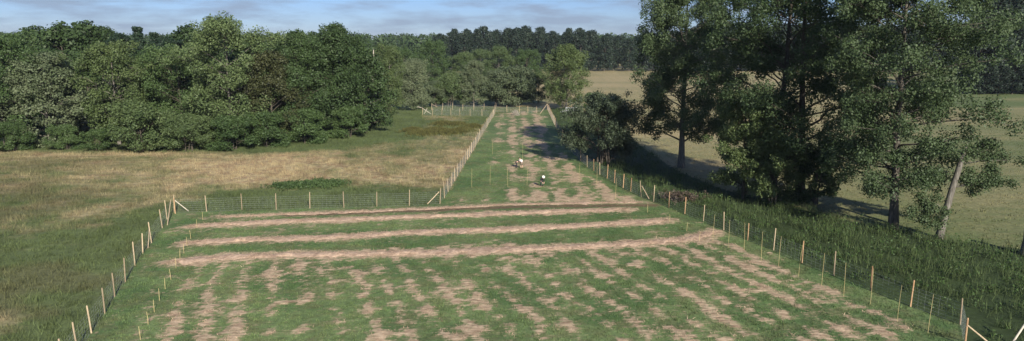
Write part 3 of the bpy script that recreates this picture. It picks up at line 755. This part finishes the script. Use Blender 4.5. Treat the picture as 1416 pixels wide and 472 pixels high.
# --- prototypes for the woods
PROTO = dict(
    ash=make_tree(201, 22, 8.0, 0.12, 'round', 46, 4, 30000, 0.36, 1.55, 'light', 'bark', up=(0.2, 0.9)),
    oak=make_tree(202, 21, 7.5, 0.08, 'dome', 48, 4, 28000, 0.38, 1.6, 'dark', 'bark_dark'),
    oak2=make_tree(203, 20, 6.8, 0.06, 'round', 44, 4, 26000, 0.37, 1.5, 'mid', 'bark_dark'),
    maple=make_tree(204, 17, 6.4, 0.05, 'dome', 42, 4, 25000, 0.37, 1.45, 'rust', 'bark_dark'),
    greytree=make_tree(205, 17, 7.2, 0.05, 'dome', 46, 4, 27000, 0.38, 1.4, 'sage', 'bark', flat=0.8),
    acacia=make_tree(206, 18, 6.0, 0.10, 'round', 44, 4, 24000, 0.34, 1.25, 'olive', 'bark', flat=0.8),
    willow=make_tree(207, 13, 5.2, 0.03, 'dome', 44, 4, 26000, 0.32, 1.3, 'sage', 'bark'),
    aspen=make_tree(208, 19, 5.4, 0.05, 'column', 46, 4, 27000, 0.33, 1.3, 'olive', 'bark'),
    yellow=make_tree(217, 18, 6.0, 0.03, 'dome', 60, 6, 36000, 0.32, 1.15, 'olive', 'bark', up=(0.5, 0.9), jitter=0.25),
    shrub=make_tree(209, 7.5, 4.4, 0.02, 'dome', 36, 4, 18000, 0.30, 1.0, 'light', 'bark_dark', 0.1, stems=4),
    shrub2=make_tree(210, 7.0, 4.0, 0.02, 'dome', 34, 4, 17000, 0.30, 1.0, 'mid', 'bark_dark', 0.1, stems=4),
    shrub3=make_tree(211, 8.0, 4.2, 0.02, 'dome', 34, 4, 17000, 0.32, 1.1, 'grey', 'bark_dark', 0.1, stems=4),
    spruce=make_tree(212, 26, 4.0, 0.08, 'cone', 70, 3, 15000, 0.50, 0.95, 'conifer', 'bark_dark', flat=0.5, up=(-0.3, 0.3), wob=0.05, jitter=0.2),
    pine=make_tree(213, 25, 4.6, 0.35, 'round', 36, 3, 12000, 0.50, 1.2, 'conifer', 'bark', flat=0.6),
    far=make_tree(214, 28, 7.5, 0.05, 'dome', 34, 3, 6000, 1.05, 2.1, 'far', 'bark_dark'),
    far2=make_tree(215, 27, 6.5, 0.08, 'round', 32, 3, 5500, 1.0, 2.0, 'far', 'bark_dark'),
    back=make_tree(216, 23, 7.0, 0.06, 'dome', 38, 3, 9000, 0.70, 1.8, 'dark', 'bark_dark'),
)
PH = dict(yellow=18, ash=22, oak=21, oak2=20, maple=17, greytree=17, acacia=18, willow=13, aspen=19, shrub=7.5, shrub2=7, shrub3=8, spruce=26, pine=25, far=28, far2=27, back=23)
for k_, (t_, c_) in PROTO.items():       # real height of each kind, leaves included
    PH[k_] = float(np.percentile(np.array([v_.co.z for v_ in c_.vertices]), 99.7)) - 0.6
def wood(kind, u, v, vtop, label, name, group, depth=None, wide=1.0, cat='tree'):
    """tree of a kind whose foot is at pixel column u and whose depth comes from its foot (row v) or from the row it stands in"""
    p = gp(u, v) if depth is None else None
    if p is None:
        d = depth * CP + CAMH * SP; p = np.array(((u - IW / 2) / FPX * d, depth, 0.0))
    ang = math.atan((236 - vtop) / FPX) - PITCH
    h = CAMH + math.tan(ang) * p[1]
    s = h / (PH[kind] + 0.6)
    return place(name, PROTO[kind], p, label, group, random.uniform(0, 6.28), s, cat, sxy=s * wide)
G1 = 'trees of the left wood edge'; G2 = 'shrubs along the foot of the left wood'; G3 = 'back rows of the left wood'; G4 = 'trees and shrubs beyond the far fence'
wood('oak2', 8, 203, 48, 'green tree at the left border of the picture', 'leafy_tree', G1)
wood('greytree', 70, 202, 74, 'broad grey green tree in pale bloom near the left border', 'flowering_tree', G1, wide=1.1)
wood('acacia', 165, 200, 58, 'yellowish tree with thin pale branches left of the wood gap', 'acacia_tree', G1)
wood('oak', 205, 192, 78, 'mid height dark tree in the gap of the left wood', 'leafy_tree', G1)
wood('oak2', 255, 195, 62, 'green leafy tree just left of the tall pale ash', 'leafy_tree', G1)
wood('ash', 322, 199, 24, 'tall pale ash, highest crown of the left wood', 'ash_tree', G1, wide=1.05)
wood('maple', 378, 197, 72, 'brownish green tree at the right shoulder of the tall pale ash', 'maple_tree', G1)
wood('oak', 418, 192, 44, 'dark oak left beside the last big oak of the left wood', 'oak_tree', G1, wide=0.9)
wood('oak', 468, 186, 34, 'big dark oak at the right end of the left wood', 'oak_tree', G1, wide=0.95)
wood('oak2', 500, 176, 82, 'lower green tree in front of the bleached snag', 'leafy_tree', G1, wide=0.8)
wood('aspen', 540, 160, 62, 'slender yellow green tree left of the round willow', 'aspen_tree', G1, wide=0.8)
wood('willow', 572, 152, 82, 'round grey green willow standing alone right of the left wood', 'willow_tree', G1, wide=0.95)
for i, (k, u, v, t, w_, lab) in enumerate((
        ('shrub2', 20, 209, 168, 1.0, 'dark shrub at the left border below the woods'), ('shrub2', 95, 207, 172, 1.0, 'green shrub under the grey green flowering tree'),
        ('shrub', 195, 210, 140, 1.05, 'big light green shrub in front of the wood gap'), ('shrub', 260, 209, 158, 1.1, 'light green shrub right of the big one in the gap'),
        ('shrub2', 318, 207, 160, 1.2, 'wide green shrub at the foot of the tall pale ash'), ('shrub2', 372, 203, 155, 1.2, 'green shrub at the foot of the brownish tree'),
        ('shrub2', 425, 198, 150, 1.2, 'dark green shrub below the dark oaks'), ('shrub2', 478, 190, 146, 1.1, 'rounded shrub below the big oak'),
        ('shrub2', 140, 208, 178, 1.2, 'low shrub between grey green and yellowish trees'), ('shrub', 512, 176, 150, 1.0, 'low shrub at the right tip of the left wood'))):
    wood(k, u, v, t, lab, 'forest_shrub', G2, None, w_, 'shrub')
bk = [(-25, 45, 'back'), (25, 42, 'oak2'), (60, 38, 'back'), (95, 33, 'back'), (128, 31, 'back'), (152, 38, 'oak'), (180, 47, 'pine'), (203, 38, 'spruce'), (224, 46, 'spruce'), (243, 50, 'pine'), (266, 36, 'back'), (290, 46, 'back'), (350, 48, 'back'), (395, 50, 'back'), (440, 46, 'back'), (495, 56, 'back')]
labs = {'back': 'dark tree crown rising in the back row of the left wood', 'oak2': 'green tree behind the grey green one by the left border', 'oak': 'dark oak behind the yellowish tree', 'pine': 'dark pine behind the wood gap', 'spruce': 'pointed dark spruce behind the wood gap'}
nb = {}
for i, (u, t, k) in enumerate(bk):
    nb[k] = nb.get(k, -1) + 1
    wood(k, u, 0, t, ordn[nb[k]] + ' from left: ' + labs[k] if k in ('back', 'pine', 'spruce') else labs[k], {'pine': 'pine_tree', 'spruce': 'spruce_tree'}.get(k, 'leafy_tree'), G3, depth=150 + (i * 7) % 20)
for i, u in enumerate(range(-40, 520, 42)):
    wood('back', u, 0, 66 + (i * 5) % 12, 'dark mostly hidden tree inside the left wood, %s from the left border' % ordn[i], 'leafy_tree', 'hidden middle of the left wood', depth=136 + (i % 3) * 3)
# bleached snag
p = gp(516, 172); root = tag(link('dead_snag', None, loc=tuple(p)), 'bleached forked dead trunk rising out of the left wood', 'dead tree')
b = MB(); b.tube([(0, 0, -0.2), (0.2, 0, 6), (0.1, 0, 11), (0.3, 0, 13.9)], [0.42, 0.36, 0.30, 0.27], 8)
b.tube([(0.3, 0, 13.6), (0.0, 0, 14.8), (-0.25, 0, 15.9)], [0.24, 0.20, 0.08], 6); b.tube([(0.3, 0, 13.6), (0.62, 0, 15.0), (0.7, 0, 16.6)], [0.24, 0.20, 0.08], 6); b.tube([(0.15, 0, 9.5), (0.9, -0.3, 10.4)], [0.12, 0.04], 5)
link('trunk', b.mesh('snag_trunk', M['deadwood'], True), root)
# beyond the far fence
for (k, u, v, t, w_, lab, nm, ct) in (
        ('shrub', 622, 147, 102, 1.0, 'light green bush beyond the far fence right of the willow', 'leafy_bush', 'bush'),
        ('shrub3', 603, 148, 112, 0.9, 'small greyish bush right beside the round willow', 'leafy_bush', 'bush'),
        ('greytree', 655, 148, 84, 0.75, 'greyish tree with light top in the middle beyond the far fence', 'leafy_tree', 'tree'),
        ('shrub3', 690, 148, 98, 1.1, 'grey green bush with pale leaves right of the greyish tree', 'leafy_bush', 'bush'),
        ('shrub3', 715, 147, 92, 1.1, 'grey green bush left of the dark gap', 'leafy_bush', 'bush'),
        ('oak', 744, 143, 98, 0.9, 'dark shaded low tree left of the yellowish poplar', 'leafy_tree', 'tree'),
        ('yellow', 783, 152, 62, 1.0, 'yellowish green poplar beside the far right fence corner', 'poplar_tree', 'tree'),
        ('shrub2', 815, 150, 128, 0.8, 'low bush right of the yellowish poplar', 'leafy_bush', 'bush'),
        ('oak2', 598, 128, 56, 1.0, 'large olive tree on the slope behind the willow', 'leafy_tree', 'tree'),
        ('ash', 640, 128, 72, 1.0, 'green tree behind the greyish one beyond the fence', 'leafy_tree', 'tree'),
        ('ash', 690, 128, 64, 1.1, 'wide light green tree before the dark far forest', 'leafy_tree', 'tree'),
        ('oak2', 728, 128, 68, 0.9, 'green tree behind the dark gap beyond the far fence', 'leafy_tree', 'tree'),
        ('ash', 665, 118, 68, 1.1, 'pale green tree mass before the middle of the far forest', 'leafy_tree', 'tree'),
        ('oak2', 560, 125, 66, 1.0, 'olive tree behind the willow on its left', 'leafy_tree', 'tree'),
        ('oak', 530, 130, 60, 1.0, 'dark tree behind the slender yellow green one', 'leafy_tree', 'tree')):
    wood(k, u, v, t, lab, nm, G4, None, w_, ct)
# far dark forest edge behind the dry pasture
ftop = lambda u: 42 - 5 * math.exp(-((u - 725) / 26.0) ** 2) - 4 * math.exp(-((u - 660) / 30.0) ** 2) - 4 * math.exp(-((u - 795) / 20.0) ** 2) + 8 * sstep(820, 850, u) * (1 - sstep(900, 950, u)) - 8 * sstep(930, 980, u) + 5 * sstep(625, 612, u)
i = 0
for row, (vb, du, dv) in enumerate(((98.5, 17, 3), (95, 19, 0))):
    for u in np.arange(612, 1345, du):  # each crown can be told apart on the skyline
        wood('far' if i % 2 else 'far2', u + random.uniform(-4, 4), vb + random.uniform(-0.6, 0.6), ftop(u) + dv + random.uniform(-2.5, 2.5), ('dark far forest tree behind the pasture, %s from left in its front row' % ordw(i) if row == 0 else 'dark far forest tree, %s from left in the second row behind the pasture' % ordw(i - 44)), 'forest_tree', 'dark far forest edge', None, random.uniform(0.8, 1.1)); i += 1
# dark conifers at the right border
for i, (k, u, v, t) in enumerate((('spruce', 1350, 124, 4), ('spruce', 1366, 126, -14), ('pine', 1384, 125, -8), ('spruce', 1402, 127, -20), ('spruce', 1420, 128, -6), ('spruce', 1376, 120, 2), ('spruce', 1440, 127, -12), ('spruce', 1394, 120, -6))):
    wood(k, u, v, t, 'dark conifer by the right border, ' + ('%s from left in the front row' % ordn[i - (i > 5)] if i in (0, 1, 2, 3, 4, 6) else '%s in the row behind' % ('left one' if i == 5 else 'right one')), 'conifer_tree', 'dark conifers at the right border', None, 1.35)
for i, (u, t) in enumerate(((1348, 14), (1364, -8), (1384, -2), (1403, -14), (1428, -4))):
    wood('far2' if i % 2 else 'far', u - 4, 130.5, 84 + 4 * (i % 3), 'dark low tree at the foot of the right border wood, %s from left' % ordn[i], 'leafy_tree', 'low trees at the foot of the right border wood', None, 1.5)
    wood('far' if i % 2 else 'far2', u, 129, t, 'dark leafy tree before the right border conifers, %s from left' % ordn[i], 'leafy_tree', 'dark trees before the right border conifers', None, 0.9)
# wooded hill on the horizon
hn = 420; hx = rng.uniform(-620, 160, hn); hy = rng.uniform(560, 900, hn)
hyr = (hy - 560) / 340
V, v = leaf_cloud(np.concatenate([np.stack([hx, hy, 9 + 0 * hx], 1), np.stack([hx, hy, 17 + 6 * hyr], 1)]), np.r_[rng.uniform(7, 10, hn), rng.uniform(6, 9, hn)], 130, 2.6, flat=0.9, shell=0.6)
tag(link('distant_wood', np_mesh('distant_wood', V, np.arange(len(V)).reshape(-1, 4), 4, LEAF['dark'], {'v': v})), 'distant wooded ridge on the skyline between left wood and far forest', 'woodland', kind='stuff')

# ------------------------------------------------------------------ rush clumps in the upper meadow
for i, (u, v, w_, lab) in enumerate(((585, 185, 1.4, 'long olive rush clump at the left of the upper meadow'), (603, 181, 1.3, 'olive rush clump in the middle of the upper meadow'), (622, 184, 1.6, 'large dark rush clump nearest the strip fence'),
                                (640, 181, 1.2, 'olive rush clump close to the strip fence'), (612, 172, 1.2, 'small rush clump below the short far fence'), (632, 173, 1.2, 'brownish rush clump below the short far fence on the right'), (570, 181, 1.1, 'leftmost rush clump in the upper meadow'), (655, 176, 0.9, 'small rush clump touching the strip fence'))):
    p = gp(u, v); n = 260
    q = np.stack([p[0] + rng.normal(0, 1.1 * w_, n), p[1] + rng.normal(0, 1.6 * w_, n), np.zeros(n)], 1)
    cc = np.tile(np.array((0.10, 0.098, 0.032)), (n, 1)) * rng.uniform(0.6, 1.5, (n, 1))
    q -= np.array((p[0], p[1], 0)); hh = 0.75 * np.exp(-0.25 * ((q[:, 0] / (1.1 * w_)) ** 2 + (q[:, 1] / (1.6 * w_)) ** 2)) + 0.2
    tag(link('rush_clump', tuft_mesh('rush_clump', q, hh, 0.05, 0.25, 0.35, 9, cc, M['grass']), loc=(p[0], p[1], 0)), lab, 'rushes', 'rush clumps in the upper meadow')

for i, (u, v, lab) in enumerate(((428, 258, 'left half of the dark nettle patch behind the cross fence'), (452, 256, 'right half of the dark nettle patch behind the cross fence'), (400, 259, 'small dark nettle patch left of the larger one behind the cross fence'))):
    p = gp(u, v); n = 240
    q = np.stack([rng.normal(0, 1.1, n), rng.normal(0, 0.9, n), np.full(n, 0.3)], 1)
    V, vv = leaf_cloud(q, np.full(n, 0.35), 14, 0.2, flat=1.0, shell=0.2)
    V[:, 2] = np.maximum(V[:, 2], 0.02)
    tag(link('nettle_patch', np_mesh('nettle_patch', V, np.arange(len(V)).reshape(-1, 4), 4, LEAF['mid'], {'v': vv}), loc=tuple(p)), lab, 'nettles', 'nettle patches in the left meadow')
p = gp(936, 281); n = 160
q = np.stack([rng.normal(0, 1.3, n), rng.normal(0, 0.9, n), rng.uniform(0.2, 0.8, n)], 1)
V, vv = leaf_cloud(q, np.full(n, 0.3), 12, 0.2, flat=1.0, shell=0.2); V[:, 2] = np.maximum(V[:, 2], 0.02)
LEAF['dead'] = leaf_mat('leaf_dead_brown', (0.055, 0.042, 0.030), (0.115, 0.088, 0.062), 0.15)
tag(link('dead_brush', np_mesh('dead_brush', V, np.arange(len(V)).reshape(-1, 4), 4, LEAF['dead'], {'v': vv}), loc=(p[0] + 0.8, p[1] + 1.6, 0)), 'reddish brown dead brush just behind the right fence', 'brush')

# ------------------------------------------------------------------ trailer beyond the far corner
M['metal'] = noise_mat('pale_metal', (0.42, 0.43, 0.44), (0.56, 0.57, 0.58), 3, 0.45); M['tyre'] = noise_mat('rubber', (0.02, 0.02, 0.02), (0.04, 0.04, 0.04), 6, 0.9); M['deck'] = noise_mat('grey_boards', (0.16, 0.15, 0.14), (0.28, 0.27, 0.25), 4, 0.9)
p = gp(790, 157.5); root = tag(link('flatbed_trailer', None, loc=tuple(p), rot=(0, 0, 0.08)), 'pale grey flatbed trailer parked beyond the far right fence corner', 'trailer')
link('deck', MB().box((0, 0, 0.75), (3.6, 1.8, 0.12)).mesh('deck', M['deck']), root)
fr = MB()
for s in (-0.87, 0.87):
    fr.box((0, s, 0.86), (3.6, 0.08, 0.10))
    for x_ in (-1.3, 1.72): fr.box((x_, s, 1.22), (0.07, 0.07, 0.66))
    fr.box((0.21, s, 1.55), (3.1, 0.08, 0.08))
link('side_rail', fr.mesh('side_rail', M['metal']), root)
link('drawbar', MB().tube([(-1.7, 0.5, 0.66), (-2.9, 0, 0.5), (-1.7, -0.5, 0.66)], 0.05, 6).mesh('drawbar', M['metal']), root)
wm = MB().tube([(0, -0.12, 0), (0, -0.09, 0), (0, 0.09, 0), (0, 0.12, 0)], [0.26, 0.32, 0.32, 0.26], 16).mesh('wheel', M['tyre']); hub = MB().tube([(0, -0.13, 0), (0, 0.13, 0)], 0.15, 10).mesh('rim', M['metal'])
for x_ in (-0.1, 0.7):
    for s in (-0.95, 0.95):
        w_ = link('wheel', wm, root, (x_, s, 0.32)); link('rim', hub, w_)
# grey twiggy heap in front of the far fence
p = gp(713, 160); b = MB()
for i in range(150):
    a = random.uniform(0, 6.28); r = random.uniform(0, 0.9); z = random.uniform(0, 1.5) * (1 - r * 0.6)
    c = Vector((r * math.cos(a), r * math.sin(a), z)); d = Vector((random.gauss(0, 1), random.gauss(0, 1), random.gauss(0.5, 0.6))).normalized() * random.uniform(0.3, 0.7)
    q = [c - d, c + Vector((random.gauss(0, .08), random.gauss(0, .08), 0)), c + d]
    for k in q: k.z = max(k.z, 0.02)
    b.tube(q, [0.03, 0.028, 0.015], 4)
tag(link('brush_heap', b.mesh('brush_heap', M['deadwood']), loc=tuple(p)), 'pale grey twiggy heap in front of the farthest fence', 'brush heap')

# ------------------------------------------------------------------ people working in the strip
M['skin'] = noise_mat('skin', (0.50, 0.31, 0.22), (0.58, 0.37, 0.27), 8, 0.6); M['white_cloth'] = noise_mat('white_cloth', (0.72, 0.71, 0.68), (0.82, 0.81, 0.78), 6, 0.9)
M['black_cloth'] = noise_mat('black_cloth', (0.018, 0.018, 0.022), (0.04, 0.04, 0.045), 6, 0.9); M['grey_cloth'] = noise_mat('dark_grey_cloth', (0.05, 0.05, 0.06), (0.09, 0.09, 0.10), 6, 0.9)
M['straw_hat'] = noise_mat('pale_hat', (0.68, 0.64, 0.55), (0.80, 0.77, 0.68), 6, 0.9); M['hair'] = noise_mat('brown_hair', (0.03, 0.02, 0.013), (0.07, 0.045, 0.03), 12, 0.7); M['tan_cloth'] = noise_mat('khaki_cloth', (0.16, 0.12, 0.09), (0.24, 0.19, 0.15), 6, 0.9)
M['boot'] = noise_mat('boots', (0.03, 0.025, 0.02), (0.06, 0.05, 0.04), 8, 0.8)

def skin_obj(name, chains, m, parent, sub=2):
    """chains: lists of (point, radius); points met twice are joined"""
    vs_, rs, es, idx = [], [], [], {}
    for ch in chains:
        prev = None
        for p, r in ch:
            key = tuple(round(c, 4) for c in p)
            if key not in idx: idx[key] = len(vs_); vs_.append(key); rs.append(r)
            if prev is not None and prev != idx[key]: es.append((prev, idx[key]))
            prev = idx[key]
    me = bpy.data.meshes.new(name); me.from_pydata(vs_, es, []); me.materials.append(m)
    o = link(name, me, parent)
    md = o.modifiers.new('skin', 'SKIN'); md.use_smooth_shade = True
    for i, sv in enumerate(me.skin_vertices[0].data): sv.radius = (rs[i], rs[i]); sv.use_root = (i == 0)
    s = o.modifiers.new('sub', 'SUBSURF'); s.levels = sub; s.render_levels = sub
    return o

def lerp(a, b, t): return tuple(a[i] + (b[i] - a[i]) * t for i in range(3))
def person(loc, rz, label, J, top, legs, hat, shorts=False, sleeves=True):
    root = tag(link('person', None, loc=tuple(loc), rot=(0, 0, rz)), label, 'person', 'workers in the narrow strip')
    pel, chest, neck, head = J['pel'], J['chest'], J['neck'], J['head']
    hd = Vector(head) - Vector(neck); hd.normalize()
    chains = [[(pel, .15), (lerp(pel, chest, .5), .14), (chest, .16), (neck, .065), (lerp(neck, head, .5), .075), (head, .105), (tuple(Vector(head) + hd * 0.08), .085)]]
    for s in ('L', 'R'):
        chains.append([(pel, .15), (J['hip' + s], .10), (J['knee' + s], .06), (J['ank' + s], .042), (J['toe' + s], .035)])
        w = Vector(J['hand' + s]); e = Vector(J['elb' + s]); d = (w - e).normalized()
        chains.append([(chest, .16), (J['sh' + s], .065), (J['elb' + s], .045), (tuple(w), .030), (tuple(w + d * 0.07), .036)])
        side = d.cross(Vector((0, 0, 1))); side = side.normalized() if side.length > 0.1 else Vector((1, 0, 0))
        for k, ln in enumerate((0.075, 0.09, 0.095, 0.085)):
            o_ = w + d * 0.10 + side * (k - 1.5) * 0.02
            chains.append([(tuple(w + d * 0.07), .036), (tuple(o_), .010), (tuple(o_ + d * ln * 0.5 + Vector((0, 0, -.01))), .009), (tuple(o_ + d * ln * 0.8 + Vector((0, 0, -.03))), .008)])
        chains.append([(tuple(w), .030), (tuple(w + d * 0.04 + side * 0.05), .011), (tuple(w + d * 0.08 + side * 0.065), .009)])
    skin_obj('body', chains, M['skin'], root)
    tch = [[(pel, .165), (lerp(pel, chest, .5), .165), (chest, .185), (lerp(chest, neck, .7), .09)]]
    for s in ('L', 'R'): tch.append([(chest, .185), (J['sh' + s], .085), (lerp(J['sh' + s], J['elb' + s], .6 if not sleeves else 1.0), .062)] + ([(lerp(J['elb' + s], J['hand' + s], .85), .045)] if sleeves else []))
    skin_obj('shirt', tch, M[top], root)
    lch = [[(lerp(pel, chest, .12), .165), (pel, .17)]]
    for s in ('L', 'R'): lch.append([(pel, .17), (J['hip' + s], .12), (J['knee' + s], .085)] + ([] if shorts else [(lerp(J['knee' + s], J['ank' + s], .95), .065)]))
    skin_obj('trousers', lch, M[legs], root)
    for s in ('L', 'R'):
        skin_obj('boot', [[(lerp(J['ank' + s], J['knee' + s], .2), .055), (J['ank' + s], .058), (J['toe' + s], .048)]], M['boot'], root, 1)
    mtx = Matrix.Translation(Vector(head)) @ hd.to_track_quat('Z', 'Y').to_matrix().to_4x4()
    h = MB().tube([(0, 0, -.02), (0, 0, .05), (0, 0, .12), (0, 0, .155)], [.118, .120, .10, .03], 14)
    if hat == 'brim': h.tube([(0, 0, .035), (0, 0, .045), (0, 0, .055)], [.19, .20, .12], 16)
    h.v = [tuple(mtx @ Vector(q)) for q in h.v]
    link('hat' if hat else 'hair', h.mesh('headwear', M['straw_hat'] if hat else M['hair'], True), root)
    return root
# bending from the hips, facing -Y locally (rotated on placing)
def bend(f, zc, dx=0.0):
    """standing figure bent forward: f forward reach of chest, zc chest height"""
    return dict(pel=(0, .10, .88), chest=(dx, -f, zc), neck=(dx, -f - .20, zc + .02 + .1 * (zc > 1.1)), head=(dx, -f - .33, zc + .03 + .18 * (zc > 1.1)),
                hipL=(.10, .10, .84), hipR=(-.10, .10, .84), kneeL=(.13, -.02, .47), kneeR=(-.13, .02, .47), ankL=(.14, .10, .075), ankR=(-.14, .12, .075), toeL=(.16, -.09, .035), toeR=(-.16, -.07, .035),
                shL=(.19 + dx, -f - .04, zc + .02), shR=(-.19 + dx, -f - .04, zc + .02), elbL=(.20 + dx, -f - .12, zc - .27), elbR=(-.20 + dx, -f - .12, zc - .27), handL=(.12 + dx, -f - .26, zc - .50), handR=(-.10 + dx, -f - .24, zc - .52))
p = gp(721.3, 233.2)
person((p[0], p[1], hz(p[0], p[1])), R(205), 'person in white shirt and shorts bending down beside a dark clothed one', bend(.32, 1.20), 'white_cloth', 'tan_cloth', None, shorts=True, sleeves=False)
p = gp(714.6, 232.4)
person((p[0], p[1], hz(p[0], p[1])), R(100), 'person in black clothes and pale hat bending next to the white shirt', bend(.40, 1.05), 'black_cloth', 'black_cloth', 'cap')
p = gp(749.3, 258.4)
person((p[0], p[1], hz(p[0], p[1])), R(15), 'person in dark clothes with white hat working alone nearer the camera', bend(.30, 1.15), 'black_cloth', 'grey_cloth', 'brim')

# ------------------------------------------------------------------ thin summer haze
hm = bpy.data.materials.new('haze'); hm.use_nodes = True; hm.node_tree.nodes.clear()
ho = hm.node_tree.nodes.new('ShaderNodeOutputMaterial'); hv = hm.node_tree.nodes.new('ShaderNodeVolumePrincipled')
hv.inputs['Color'].default_value = (0.78, 0.88, 1.0, 1); hv.inputs['Density'].default_value = 0.00007; hv.inputs['Anisotropy'].default_value = 0.0
hm.node_tree.links.new(hv.outputs['Volume'], ho.inputs['Volume'])
tag(link('haze', MB().box((0, 1150, 24), (6400, 4000, 52)).mesh('haze', hm)), 'thin bluish summer haze over the valley', 'haze', kind='stuff')
